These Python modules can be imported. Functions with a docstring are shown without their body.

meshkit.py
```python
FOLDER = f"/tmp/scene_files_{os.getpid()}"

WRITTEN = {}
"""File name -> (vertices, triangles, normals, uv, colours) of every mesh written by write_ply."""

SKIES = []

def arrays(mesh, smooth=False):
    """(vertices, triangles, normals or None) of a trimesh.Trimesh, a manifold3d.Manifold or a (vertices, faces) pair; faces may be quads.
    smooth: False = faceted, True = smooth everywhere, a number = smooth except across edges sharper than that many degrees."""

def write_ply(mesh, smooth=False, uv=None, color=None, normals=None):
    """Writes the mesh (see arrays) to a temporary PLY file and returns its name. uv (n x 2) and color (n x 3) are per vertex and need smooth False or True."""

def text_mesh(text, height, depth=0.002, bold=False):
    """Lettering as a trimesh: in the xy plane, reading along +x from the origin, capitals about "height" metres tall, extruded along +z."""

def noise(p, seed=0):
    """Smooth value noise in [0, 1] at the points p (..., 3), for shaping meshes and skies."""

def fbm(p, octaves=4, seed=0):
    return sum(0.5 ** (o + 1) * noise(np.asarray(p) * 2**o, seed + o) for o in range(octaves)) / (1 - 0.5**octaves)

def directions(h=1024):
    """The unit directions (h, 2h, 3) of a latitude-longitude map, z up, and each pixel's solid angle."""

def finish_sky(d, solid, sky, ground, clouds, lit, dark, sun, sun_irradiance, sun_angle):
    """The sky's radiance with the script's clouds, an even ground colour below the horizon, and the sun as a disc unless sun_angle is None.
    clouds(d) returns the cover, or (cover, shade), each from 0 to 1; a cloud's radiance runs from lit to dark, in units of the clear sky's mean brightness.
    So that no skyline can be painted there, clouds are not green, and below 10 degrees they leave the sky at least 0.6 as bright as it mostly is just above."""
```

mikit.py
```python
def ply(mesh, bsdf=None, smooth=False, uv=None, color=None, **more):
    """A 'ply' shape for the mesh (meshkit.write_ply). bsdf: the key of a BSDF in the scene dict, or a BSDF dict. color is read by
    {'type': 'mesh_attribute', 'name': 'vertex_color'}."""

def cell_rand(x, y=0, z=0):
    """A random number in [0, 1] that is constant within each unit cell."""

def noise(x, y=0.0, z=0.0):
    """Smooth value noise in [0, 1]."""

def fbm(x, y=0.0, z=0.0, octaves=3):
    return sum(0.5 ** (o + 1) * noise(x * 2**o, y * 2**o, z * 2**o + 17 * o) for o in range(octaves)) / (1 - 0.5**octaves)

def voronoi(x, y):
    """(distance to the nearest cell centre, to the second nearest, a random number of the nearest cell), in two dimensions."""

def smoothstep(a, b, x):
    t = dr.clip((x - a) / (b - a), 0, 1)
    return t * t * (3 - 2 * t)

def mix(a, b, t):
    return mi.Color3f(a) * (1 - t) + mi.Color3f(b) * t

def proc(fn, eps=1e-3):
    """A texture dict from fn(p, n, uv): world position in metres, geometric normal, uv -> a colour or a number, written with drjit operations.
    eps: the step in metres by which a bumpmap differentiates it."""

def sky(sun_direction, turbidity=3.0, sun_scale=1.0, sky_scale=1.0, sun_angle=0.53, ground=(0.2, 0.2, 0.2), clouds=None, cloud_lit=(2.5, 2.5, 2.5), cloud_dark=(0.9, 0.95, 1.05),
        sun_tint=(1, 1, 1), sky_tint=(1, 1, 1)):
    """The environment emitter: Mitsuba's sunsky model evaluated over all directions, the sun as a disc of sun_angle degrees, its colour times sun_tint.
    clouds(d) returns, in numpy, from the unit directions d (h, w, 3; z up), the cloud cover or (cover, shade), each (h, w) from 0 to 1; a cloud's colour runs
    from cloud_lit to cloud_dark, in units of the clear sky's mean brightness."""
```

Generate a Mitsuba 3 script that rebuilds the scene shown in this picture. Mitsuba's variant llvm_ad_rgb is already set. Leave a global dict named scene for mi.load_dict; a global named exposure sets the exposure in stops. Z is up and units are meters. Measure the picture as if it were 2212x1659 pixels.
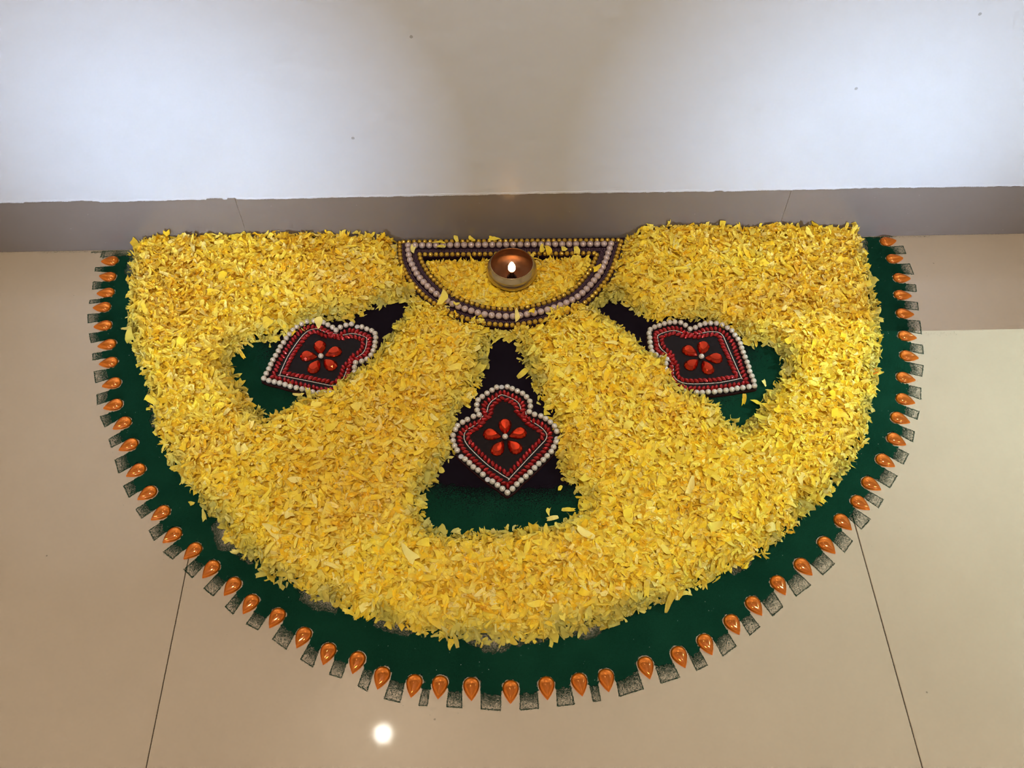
import math, random
import numpy as np
import trimesh
import shapely
from shapely.geometry import Polygon, LineString, Point, MultiPolygon, box
from shapely import affinity
from shapely.ops import unary_union
from scipy import ndimage
import drjit as dr
import mitsuba as mi
import mikit, meshkit

T = mi.ScalarTransform4f
RNG = np.random.default_rng(11)
scene, labels = {}, {}

# ---------------------------------------------------------------- camera, lights, exposure
scene['camera'] = {'type': 'perspective', 'fov': 59.4756, 'fov_axis': 'x', 'near_clip': 0.02, 'far_clip': 50.0,
                   'to_world': T().look_at(origin=[0, 0, 1.0], target=[0.01488, 0.58774, 0.19109], up=[0, 0, 1])}
exposure = 0.0
CEILING_Z = 2.7
WARM = (122.0, 107.0, 89.0)                 # general ceiling panels
COOL = (1.46, 1.72, 2.04)                  # two added spots that brighten the wall left and right
PANEL_POWER = 1.0
FLAME = (20.0, 10.5, 3.8)
PANELS = [(0.12, -0.45, 1.0), (-1.5, -1.6, 0.35), (1.6, -1.6, 0.35)]   # x, y, share
DOWNLIGHT = (-0.486, 0.980)              # the round lamp mirrored in the floor
DOWNLIGHT_POWER = 640.0
ADDED_WALL_SPOTS = [((-0.74, -1.10, 0.62), (-0.435, 1.0, 0.18), 7.0, 10.3, 2.5), ((0.92, -1.10, 0.62), (0.520, 1.0, 0.18), 7.0, 10.5, 2.5)]  # unseen lamps, added to make the cool patches on the wall
SIDE_LAMP = ((3.00, 1.239, 2.50), (0.92, 0.68, 0.0), (30.0, 42.5, 40.0), 11.8, 2.6)   # behind the half wall, lights the right floor
scene['ambient_fill'] = {'type': 'constant', 'radiance': {'type': 'rgb', 'value': [0.02, 0.018, 0.016]}}  # dim even fill light added inside the closed room

def aim(a, b):
    up = [0, 0, 1] if abs(b[0] - a[0]) + abs(b[1] - a[1]) > 1e-3 else [0, 1, 0]
    return T().look_at(origin=list(a), target=list(b), up=up)

for i, (a, b, power, cut, beam) in enumerate(ADDED_WALL_SPOTS):
    scene[f'added_wall_spot_source_{i + 1:03d}'] = {'type': 'spot', 'to_world': aim(a, b), 'cutoff_angle': cut, 'beam_width': beam,
                                           'intensity': {'type': 'rgb', 'value': [power * c for c in COOL]}}
a, b, c, cut, beam = SIDE_LAMP
scene['side_light_source'] = {'type': 'spot', 'to_world': aim(a, b), 'cutoff_angle': cut, 'beam_width': beam,
                              'intensity': {'type': 'rgb', 'value': list(c)}}

# ---------------------------------------------------------------- measured layout, millimetres on the floor (x along the wall, y towards it)
GEM_SPOTS = [[-591.2, 973.9], [-586.9, 941.2], [-581.8, 908.5], [-580.5, 880.3], [-570.5, 844.7], [-556.1, 809.3], [-546.4, 776.8], [-533.3, 740.3], [-522.7, 703.6], [-503.9, 673.1], [-487.5, 638.6], [-469.3, 599.5], [-447.9, 565.9], [-425.1, 537.1], [-404.7, 506.1], [-375.9, 484.4], [-350.0, 460.2], [-321.0, 437.7], [-296.5, 415.3], [-263.5, 397.6], [-230.4, 373.7], [-200.1, 354.2], [-166.4, 343.3], [-137.4, 325.4], [-101.0, 315.8], [-72.3, 313.6], [-37.1, 310.7], [6.2, 306.5], [46.2, 309.6], [83.2, 312.7], [113.3, 316.5], [159.1, 329.3], [198.5, 340.4], [230.4, 354.0], [264.9, 376.5], [294.0, 398.1], [327.8, 423.1], [361.8, 445.2], [396.2, 472.8], [423.5, 503.5], [451.4, 529.2], [472.4, 556.0], [499.4, 589.6], [522.8, 621.6], [537.1, 655.0], [552.8, 685.6], [563.8, 722.1], [579.2, 759.8], [586.9, 795.6], [595.6, 838.0], [602.4, 873.9], [610.7, 908.1], [611.4, 948.4], [611.5, 985.1]]
BED_EDGE = [[-552.0, 1002.5], [-549.4, 958.3], [-542.4, 920.3], [-534.3, 874.5], [-526.4, 839.2], [-508.4, 796.3], [-481.7, 746.8], [-468.8, 715.1], [-459.3, 684.4], [-444.4, 647.3], [-428.2, 614.9], [-404.4, 590.1], [-383.2, 563.9], [-369.5, 542.5], [-339.8, 519.2], [-329.4, 500.1], [-311.3, 481.1], [-285.8, 458.2], [-261.9, 444.0], [-221.7, 426.7], [-176.5, 405.6], [-127.0, 386.5], [-73.3, 371.4], [-20.4, 364.6], [27.3, 366.1], [75.4, 372.5], [113.4, 381.5], [157.9, 397.1], [209.2, 415.8], [251.1, 438.1], [293.0, 455.5], [337.9, 483.2], [377.3, 520.3], [423.1, 554.2], [463.9, 602.8], [483.4, 645.7], [510.3, 705.9], [533.4, 761.6], [547.1, 820.7], [554.4, 874.1], [556.7, 920.8], [559.1, 969.4], [564.0, 994.4]]
HOLE_LEFT = [[-115.2, 877.4], [-139.2, 880.7], [-163.0, 878.6], [-186.1, 867.5], [-211.9, 850.4], [-238.5, 847.6], [-265.0, 843.9], [-290.0, 828.9], [-314.5, 812.4], [-337.1, 808.7], [-360.0, 807.6], [-376.3, 786.3], [-379.9, 760.2], [-365.2, 735.9], [-348.1, 719.8], [-336.6, 692.6], [-313.2, 667.3], [-294.1, 676.5], [-274.3, 693.3], [-260.4, 708.3], [-238.6, 710.8], [-221.7, 719.7], [-212.1, 733.6], [-193.9, 745.9], [-169.6, 767.1], [-156.1, 791.5], [-149.7, 821.0], [-137.2, 838.0], [-131.3, 855.4]]
HOLE_MIDDLE = [[1.9, 810.3], [-10.1, 804.7], [-18.2, 783.9], [-20.3, 759.2], [-30.1, 731.4], [-41.5, 704.3], [-58.2, 674.3], [-68.2, 641.4], [-63.5, 612.6], [-81.3, 599.1], [-90.7, 571.9], [-101.7, 548.8], [-102.8, 530.6], [-90.7, 511.0], [-78.9, 496.9], [-42.0, 496.0], [-5.1, 496.3], [34.9, 499.0], [75.0, 503.7], [99.1, 520.9], [107.8, 535.6], [97.5, 555.7], [83.5, 577.7], [78.8, 598.5], [80.4, 626.8], [75.1, 663.5], [63.8, 686.3], [52.4, 713.6], [40.9, 749.6], [34.1, 778.4], [28.3, 803.7]]
HOLE_RIGHT = [[136.4, 855.8], [154.6, 870.6], [179.2, 876.3], [198.4, 863.2], [219.4, 837.7], [246.5, 838.8], [287.0, 837.8], [315.7, 826.5], [342.6, 806.8], [362.3, 786.8], [385.8, 788.7], [402.3, 771.6], [399.8, 740.5], [390.8, 715.2], [367.1, 692.4], [350.2, 670.0], [328.4, 645.9], [313.2, 636.8], [297.9, 656.3], [288.7, 676.8], [266.2, 695.0], [242.4, 706.4], [232.5, 728.7], [230.4, 752.9], [211.4, 768.1], [193.9, 788.5], [176.9, 817.0], [152.0, 839.4]]
PEARL_SPOTS = [[-0.3, -83.2], [-6.5, -77.5], [-12.7, -71.8], [-18.7, -66.5], [-24.6, -61.6], [-30.6, -55.7], [-36.4, -49.7], [-42.2, -44.3], [-47.5, -37.9], [-53.1, -32.1], [-58.0, -26.0], [-62.8, -18.6], [-66.3, -11.7], [-68.3, -3.4], [-68.5, 4.8], [-65.2, 14.0], [-61.8, 19.9], [-55.6, 25.2], [-48.6, 29.1], [-41.0, 33.3], [-33.4, 36.0], [-35.9, 43.4], [-36.0, 51.9], [-34.1, 59.9], [-28.2, 65.5], [-21.8, 70.6], [-15.0, 75.6], [-8.5, 80.3], [-1.6, 82.6], [5.8, 80.6], [12.7, 76.7], [19.8, 72.7], [26.2, 68.0], [31.5, 62.2], [35.6, 54.7], [35.6, 46.9], [33.9, 38.2], [40.8, 33.7], [48.6, 30.5], [55.2, 26.2], [60.7, 20.4], [65.7, 13.7], [68.3, 5.6], [68.0, -3.9], [66.4, -11.1], [62.4, -18.5], [58.4, -25.5], [52.8, -32.0], [47.3, -37.4], [41.5, -43.0], [35.9, -49.3], [29.5, -55.4], [23.9, -60.9], [17.5, -66.3], [12.2, -72.3], [6.4, -78.3]]
CHAIN_LINE = [[3.0, -62.3], [-4.8, -56.8], [-13.5, -49.5], [-22.3, -42.1], [-29.2, -34.8], [-37.0, -25.6], [-45.0, -15.8], [-51.0, -7.1], [-53.9, 0.3], [-53.8, 7.6], [-51.2, 14.2], [-45.4, 17.7], [-37.1, 22.9], [-32.8, 28.9], [-30.0, 34.5], [-24.2, 38.0], [-22.5, 43.6], [-20.7, 52.4], [-16.2, 59.3], [-9.7, 64.8], [-2.6, 70.0], [3.6, 67.5], [9.9, 64.0], [17.6, 58.5], [21.5, 52.5], [23.6, 41.0], [28.8, 40.1], [30.4, 31.2], [35.3, 24.7], [41.7, 20.1], [49.1, 13.6], [54.3, 5.9], [55.5, 0.4], [53.1, -5.6], [47.6, -11.4], [40.4, -19.5], [29.6, -31.5], [18.8, -43.9], [10.4, -53.4], [4.6, -60.0]]
MEDALLION_SPOTS = [[7.0, 634.7, 1.0], [-247.6, 774.9, -63.4], [284.1, 760.5, 51.4]]
FLOWER_ANGLES = [91.1, 21.9, 161.0, -131.1, -56.2]
FRAME_ARC = [[-134.2, 982.3], [-133.7, 971.2], [-130.4, 949.2], [-125.3, 939.3], [-117.5, 918.8], [-104.5, 900.7], [-91.8, 884.4], [-83.8, 877.1], [-59.2, 857.7], [-38.7, 848.6], [-19.8, 840.7], [1.2, 837.6], [21.5, 835.2], [42.6, 839.6], [63.3, 843.6], [82.6, 851.1], [101.2, 859.7], [119.6, 871.8], [134.7, 888.4], [146.0, 905.0], [153.9, 915.1], [162.7, 935.3], [170.1, 956.8], [176.8, 977.8]]
mm = lambda a: np.asarray(a, float) / 1000.0
WALL_Y = 0.9978
JOINTS = (-0.3792, 0.4375)               # tile joints that run towards the wall

# ---------------------------------------------------------------- helpers
def numbered(name):
    if name not in scene and not any(k.startswith(name + '__') for k in scene):
        return name
    k = 1
    while f'{name}_{k:03d}' in scene or any(q.startswith(f'{name}_{k:03d}__') for q in scene):
        k += 1
    return f'{name}_{k:03d}'

counts = {}
def key_for(name):
    """name, name_001, name_002 ... in order of use"""
    n = counts.get(name, 0)
    counts[name] = n + 1
    return name if n == 0 else f'{name}_{n:03d}'

def tag(key, label=None, category=None, group=None, kind=None):
    d = {}
    if label: d['label'] = label
    if category: d['category'] = category
    if group: d['group'] = group
    if kind: d['kind'] = kind
    labels[key] = d
    return key

def put(key, shape, to_world=None):
    scene[key] = shape if to_world is None else {**shape, 'to_world': to_world}
    return key

def join(meshes):
    return trimesh.util.concatenate(meshes)

def slab(poly, z0, z1):
    polys = poly.geoms if hasattr(poly, 'geoms') else [poly]
    out = []
    for p in polys:
        if p.area < 1e-8: continue
        m = trimesh.creation.extrude_polygon(p, z1 - z0, engine='earcut')
        m.apply_translation([0, 0, z0])
        out.append(m)
    return join(out)

def block(x0, x1, y0, y1, z0, z1, bevel=0.0):
    """a box whose edges are chamfered"""
    b = min(bevel, (x1 - x0) / 3, (y1 - y0) / 3, (z1 - z0) / 3)
    if b <= 0:
        m = trimesh.creation.box([x1 - x0, y1 - y0, z1 - z0])
        m.apply_translation([(x0 + x1) / 2, (y0 + y1) / 2, (z0 + z1) / 2])
        return m
    pts = []
    for sx in (0, 1):
        for sy in (0, 1):
            for sz in (0, 1):
                c = np.array([x1 if sx else x0, y1 if sy else y0, z1 if sz else z0])
                d = np.array([-1 if sx else 1, -1 if sy else 1, -1 if sz else 1]) * b
                for k in range(3):
                    q = c + d; q[k] = c[k]; pts.append(q)
    return trimesh.convex.convex_hull(np.array(pts))

def clean_poly(pts):
    p = Polygon(pts).buffer(0)
    return max(p.geoms, key=lambda g: g.area) if hasattr(p, 'geoms') else p

def smooth_ring(pts, step=0.004, rounds=2):
    p = np.asarray(pts, float)
    for _ in range(rounds):                                  # Chaikin
        q = np.roll(p, -1, 0)
        p = np.stack([0.75 * p + 0.25 * q, 0.25 * p + 0.75 * q], 1).reshape(-1, 2)
    return resample(p, step, True)

def resample(p, step, closed=False):
    p = np.asarray(p, float)
    if closed: p = np.vstack([p, p[:1]])
    s = np.r_[0, np.cumsum(np.linalg.norm(np.diff(p, axis=0), axis=1))]
    n = max(2, int(round(s[-1] / step)))
    t = np.linspace(0, s[-1], n + 1)
    if closed: t = t[:-1]
    return np.stack([np.interp(t, s, p[:, 0]), np.interp(t, s, p[:, 1])], 1)

def ragged(poly, amp, scale=0.004, step=0.0008, seed=0):
    """the polygon with a frayed, grainy outline"""
    out = []
    for p in (poly.geoms if hasattr(poly, 'geoms') else [poly]):
        if p.area < 4e-6: continue
        rings = []
        for ring in [p.exterior, *(r for r in p.interiors if r.length > 0.006)]:
            q = resample(np.array(ring.coords)[:-1], step, True)
            z = np.zeros((len(q), 1))
            q = q + (np.concatenate([meshkit.fbm(np.hstack([q, z]) / scale, 3, seed)[:, None], meshkit.fbm(np.hstack([q, z + 1]) / scale, 3, seed + 9)[:, None]], 1) - 0.5) * 2 * amp
            rings.append(q)
        g = Polygon(rings[0], rings[1:]).buffer(0)
        out += list(g.geoms) if hasattr(g, 'geoms') else [g]
    out = [g for g in out if g.area > 2e-7]
    return MultiPolygon(out) if len(out) > 1 else out[0]

def sample_in(poly, n, rng):
    x0, y0, x1, y1 = poly.bounds
    got = np.zeros((0, 2))
    shapely.prepare(poly)
    while len(got) < n:
        p = rng.uniform([x0, y0], [x1, y1], (n * 2, 2))
        got = np.vstack([got, p[shapely.contains_xy(poly, p[:, 0], p[:, 1])]])
    return got[:n]

def distance_to(geom, p):
    return shapely.distance(geom, shapely.points(p))

ONES = ['', 'first', 'second', 'third', 'fourth', 'fifth', 'sixth', 'seventh', 'eighth', 'ninth', 'tenth', 'eleventh', 'twelfth', 'thirteenth', 'fourteenth', 'fifteenth', 'sixteenth',
        'seventeenth', 'eighteenth', 'nineteenth', 'twentieth']
def ordinal(n):
    return ONES[n] if n <= 20 else {20: 'twenty-', 30: 'thirty-', 40: 'forty-'}[n // 10 * 10] + ONES[n % 10]

# ---------------------------------------------------------------- materials
def rgb(*c): return {'type': 'rgb', 'value': [float(v) for v in c]}

def tile_colour(p, n, uv):
    v = mikit.fbm(p.x * 9, p.y * 9, p.z * 9, octaves=3)
    f = mikit.noise(p.x * 420, p.y * 420, 0.5)
    d, _, r = mikit.voronoi(p.x * 9, p.y * 9)
    speck = dr.select((r > 0.80) & (d < 0.007 + 0.02 * (r - 0.80)), mi.Float(0.55), mi.Float(1.0))
    return mi.Color3f(0.475, 0.392, 0.300) * (0.94 + 0.09 * v + 0.03 * f) * speck
scene['mat_tile'] = {'type': 'blendbsdf', 'weight': 0.55,
    'a': {'type': 'roughplastic', 'diffuse_reflectance': mikit.proc(tile_colour), 'alpha': 0.004, 'int_ior': 1.5, 'nonlinear': False},
    'b': {'type': 'roughplastic', 'diffuse_reflectance': mikit.proc(tile_colour), 'alpha': 0.060, 'int_ior': 1.5, 'nonlinear': False}}
scene['mat_grout'] = {'type': 'diffuse', 'reflectance': rgb(0.07, 0.055, 0.04)}

def paint_colour(p, n, uv):
    v = mikit.fbm(p.x * 5, p.y * 5, p.z * 5, octaves=3)
    d, _, r = mikit.voronoi(p.x * 7, p.z * 7)
    speck = dr.select((r > 0.80) & (d < 0.012 + 0.02 * (r - 0.8)), mi.Float(0.6), mi.Float(1.0))
    return mi.Color3f(0.645, 0.70, 0.82) * (0.975 + 0.05 * v) * speck
def paint_bump(p, n, uv):
    return mikit.fbm(p.x * 60, p.y * 60, p.z * 60, octaves=3)
scene['mat_paint'] = {'type': 'bumpmap', 'arbitrary': mikit.proc(paint_bump, eps=0.002), 'scale': 0.0012,
    'bsdf': {'type': 'roughplastic', 'diffuse_reflectance': mikit.proc(paint_colour), 'alpha': 0.11, 'int_ior': 1.5, 'nonlinear': False}}

def skirting_colour(p, n, uv):
    v = mikit.fbm(p.x * 14, p.y * 14, p.z * 14, octaves=3)
    f = mikit.noise(p.x * 600, 0.5, p.z * 600)
    d, _, r = mikit.voronoi(p.x * 30, p.z * 30)
    speck = dr.select((r > 0.82) & (d < 0.03), mi.Float(1.25), mi.Float(1.0))
    return mi.Color3f(0.208, 0.184, 0.178) * (0.95 + 0.08 * v + 0.04 * f) * speck
scene['mat_skirting'] = {'type': 'roughplastic', 'diffuse_reflectance': mikit.proc(skirting_colour), 'alpha': 0.07, 'int_ior': 1.55, 'nonlinear': False}
scene['mat_mortar'] = {'type': 'diffuse', 'reflectance': rgb(0.62, 0.57, 0.5)}

def grain_bump(p, n, uv):
    return mikit.noise(p.x * 900, p.y * 900, p.z * 900) + mikit.noise(p.x * 300, p.y * 300, 3.5)
def powder(dark, light):
    def colour(p, n, uv):
        s = mikit.noise(p.x * 1100, p.y * 1100, 0.5)
        v = mikit.fbm(p.x * 22, p.y * 22, 0.5, octaves=2)
        return mikit.mix(dark, light, dr.clip(0.35 * s + 0.65 * v, 0, 1))
    return {'type': 'bumpmap', 'arbitrary': mikit.proc(grain_bump, eps=0.0004), 'scale': 0.0005, 'bsdf': {'type': 'diffuse', 'reflectance': mikit.proc(colour)}}
scene['mat_green_powder'] = powder((0.002, 0.019, 0.011), (0.008, 0.052, 0.030))
scene['mat_black_powder'] = powder((0.006, 0.004, 0.007), (0.014, 0.010, 0.016))

scene['mat_petal'] = {'type': 'principledthin', 'base_color': {'type': 'mesh_attribute', 'name': 'vertex_color'}, 'roughness': 0.55, 'diff_trans': 0.22, 'spec_trans': 0.0, 'eta': 1.35}
scene['mat_orange_gem'] = {'type': 'principled', 'base_color': rgb(1.0, 0.27, 0.024), 'metallic': 0.82, 'roughness': 0.09, 'specular': 0.6, 'clearcoat': 0.8, 'clearcoat_gloss': 0.98}
scene['mat_flower_gem'] = {'type': 'principled', 'base_color': rgb(0.62, 0.040, 0.008), 'metallic': 0.97, 'roughness': 0.07, 'specular': 0.5, 'clearcoat': 0.45, 'clearcoat_gloss': 0.98}
scene['mat_red_stone'] = {'type': 'principled', 'base_color': rgb(0.44, 0.014, 0.016), 'metallic': 0.75, 'roughness': 0.16, 'specular': 0.6, 'clearcoat': 1.0, 'clearcoat_gloss': 0.97}
scene['mat_pearl'] = {'type': 'principled', 'base_color': rgb(0.66, 0.625, 0.565), 'metallic': 0.4, 'roughness': 0.25, 'specular': 0.6, 'clearcoat': 0.9, 'clearcoat_gloss': 0.95}
scene['mat_pink_pearl'] = {'type': 'principled', 'base_color': rgb(0.62, 0.50, 0.49), 'metallic': 0.5, 'roughness': 0.20, 'specular': 0.6, 'clearcoat': 0.9, 'clearcoat_gloss': 0.95}
scene['mat_glue'] = {'type': 'principled', 'base_color': rgb(0.52, 0.52, 0.54), 'roughness': 0.4, 'specular': 0.4}
scene['mat_silver'] = {'type': 'principled', 'base_color': rgb(0.93, 0.91, 0.87), 'metallic': 0.55, 'roughness': 0.3}
scene['mat_gold_bead'] = {'type': 'principled', 'base_color': rgb(0.62, 0.40, 0.045), 'metallic': 0.6, 'roughness': 0.25, 'specular': 0.6, 'clearcoat': 0.7, 'clearcoat_gloss': 0.95}
scene['mat_purple_bead'] = {'type': 'principled', 'base_color': rgb(0.085, 0.042, 0.07), 'metallic': 0.4, 'roughness': 0.2, 'specular': 0.7, 'clearcoat': 1.0, 'clearcoat_gloss': 0.95}
scene['mat_medallion_board'] = {'type': 'principled', 'base_color': rgb(0.0095, 0.006, 0.0068), 'roughness': 0.45, 'specular': 0.12}
scene['mat_board_edge'] = {'type': 'principled', 'base_color': rgb(0.030, 0.006, 0.007), 'roughness': 0.5, 'specular': 0.3}
scene['mat_frame_board'] = {'type': 'principled', 'base_color': rgb(0.016, 0.005, 0.011), 'roughness': 0.45, 'specular': 0.15}
def brass_colour(p, n, uv):
    return mi.Color3f(0.62, 0.52, 0.33) * (0.85 + 0.2 * mikit.fbm(p.x * 90, p.y * 90, p.z * 300, octaves=3))
scene['mat_brass'] = {'type': 'principled', 'base_color': mikit.proc(brass_colour), 'metallic': 0.95, 'roughness': 0.13}
def copper_colour(p, n, uv):
    return mi.Color3f(0.145, 0.064, 0.030) * (0.7 + 0.5 * mikit.fbm(p.x * 120, p.y * 120, p.z * 120, octaves=3))
scene['mat_bowl_inside'] = {'type': 'principled', 'base_color': mikit.proc(copper_colour), 'metallic': 0.7, 'roughness': 0.34}
scene['mat_soot'] = {'type': 'principled', 'base_color': rgb(0.02, 0.010, 0.007), 'roughness': 0.35, 'metallic': 0.4}
scene['mat_wick'] = {'type': 'diffuse', 'reflectance': rgb(0.10, 0.06, 0.04)}
scene['mat_room_wall'] = {'type': 'diffuse', 'reflectance': rgb(0.72, 0.68, 0.62)}
scene['mat_ceiling'] = {'type': 'diffuse', 'reflectance': rgb(0.80, 0.78, 0.75)}
scene['mat_black'] = {'type': 'diffuse', 'reflectance': rgb(0.0, 0.0, 0.0)}
scene['mat_lamp_body'] = {'type': 'principled', 'base_color': rgb(0.75, 0.75, 0.75), 'roughness': 0.4, 'metallic': 0.3}

# ---------------------------------------------------------------- the setting
X0, X1, Y0, Y1 = -2.65, 3.20, -3.0, 2.6
HALF_WALL_H, HALF_WALL_T = 1.10, 0.15
put('floor__slab', mikit.ply(block(X0, X1, Y0, Y1, -0.05, -0.0011), 'mat_grout'))
pitch, gap = JOINTS[1] - JOINTS[0], 0.0011
columns = [JOINTS[0] + k * pitch for k in range(-3, 5)]
rows = [WALL_Y - 2 * pitch * k for k in range(0, 4)][::-1]
rows[0] = max(rows[0], Y0)
rows[-1] += 0.006                                            # the last row runs under the skirting
for i in range(len(columns) - 1):
    for j in range(len(rows) - 1):
        xa, xb = max(columns[i], X0), min(columns[i + 1], X1)
        if xb - xa < 0.05: continue
        put(key_for('floor__tile'), mikit.ply(block(xa + gap / 2, xb - gap / 2, rows[j] + gap / 2, rows[j + 1] - gap / 2, -0.011, 0.0, 0.0005), 'mat_tile'))
tag('floor', 'polished beige floor tiles with thin dark joints', kind='structure')

put('baseboard_back__backing', mikit.ply(block(X0, X1, WALL_Y + 0.0012, WALL_Y + 0.012, 0.0002, 0.1060), 'mat_mortar'))
for i in range(len(columns) - 1):
    xa, xb = max(columns[i], X0), min(columns[i + 1], X1)
    if xb - xa < 0.05: continue
    put(key_for('baseboard_back__tile'), mikit.ply(block(xa + 0.0003, xb - 0.0003, WALL_Y, WALL_Y + 0.011, 0.0003, 0.1065, 0.0003), 'mat_skirting'))
tag('baseboard_back', 'grey-brown glossy tiled skirting along the foot of the white wall', kind='structure')

# the half wall: its paint laps unevenly over the skirting
rng = np.random.default_rng(5)
xs = np.arange(X0, X1, 0.0016)
low = 0.1004 - 0.0022 * (meshkit.fbm(np.stack([xs * 9, xs * 0, xs * 0], 1), 3, 4) - 0.5) - 0.0012 * (meshkit.noise(np.stack([xs * 160, xs * 0, xs * 0], 1), 8) - 0.5)
for c, w, h in ((-0.408, 0.024, 0.0026), (-0.383, 0.013, 0.0030), (-0.63, 0.11, 0.0014), (0.33, 0.012, 0.0012), (-0.60, 0.03, 0.001)):
    low[np.abs(xs - c) < w / 2] += h
edge = np.stack([xs, low], 1)
skin = Polygon(np.vstack([edge, [[xs[-1], 0.112], [xs[0], 0.112]]])).buffer(0)
m = slab(skin, 0, 0.0010)
m.apply_transform([[1, 0, 0, 0], [0, 0, -1, WALL_Y - 0.0002], [0, 1, 0, 0], [0, 0, 0, 1]])
body = block(X0, X1, WALL_Y - 0.0012, WALL_Y - 0.0012 + HALF_WALL_T, 0.1115, HALF_WALL_H)
bead_z = low + 0.0028 + 0.0008 * (meshkit.noise(np.stack([xs * 40, xs * 0, xs * 0], 1), 3) - 0.5)
ang = np.linspace(-1.5, 1.5, 5)
ring = np.stack([np.stack([xs, WALL_Y - 0.0012 - 0.0005 * np.cos(t) + 0 * xs, bead_z + 0.0011 * np.sin(t)], 1) for t in ang], 1)
nb, na = ring.shape[:2]
idx = np.arange(nb * na).reshape(nb, na)
fq = np.stack([idx[:-1, :-1], idx[1:, :-1], idx[1:, 1:], idx[:-1, 1:]], -1).reshape(-1, 4)
bead = trimesh.Trimesh(ring.reshape(-1, 3), np.vstack([fq[:, [0, 1, 2]], fq[:, [0, 2, 3]]]), process=False)
put('wall_back', mikit.ply(join([body, m, bead]), 'mat_paint'))
tag('wall_back', 'white satin painted low wall above the grey skirting', kind='structure')
for name, b in (('wall_left', (X0 - 0.1, X0, Y0, Y1, 0, CEILING_Z)), ('wall_right', (X1, X1 + 0.1, Y0, Y1, 0, CEILING_Z)),
                ('wall_front', (X0, X1, Y0 - 0.1, Y0, 0, CEILING_Z)), ('wall_far', (X0, X1, Y1, Y1 + 0.1, 0, CEILING_Z))):
    put(name, mikit.ply(block(*b), 'mat_room_wall'))
    tag(name, {'wall_left': 'plain room wall on the left', 'wall_right': 'plain room wall on the right', 'wall_front': 'plain room wall behind the viewer', 'wall_far': 'plain room wall beyond the low wall'}[name], kind='structure')
put('ceiling', mikit.ply(block(X0, X1, Y0, Y1, CEILING_Z, CEILING_Z + 0.1), 'mat_ceiling'))
tag('ceiling', 'plain white ceiling of the room', kind='structure')

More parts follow.
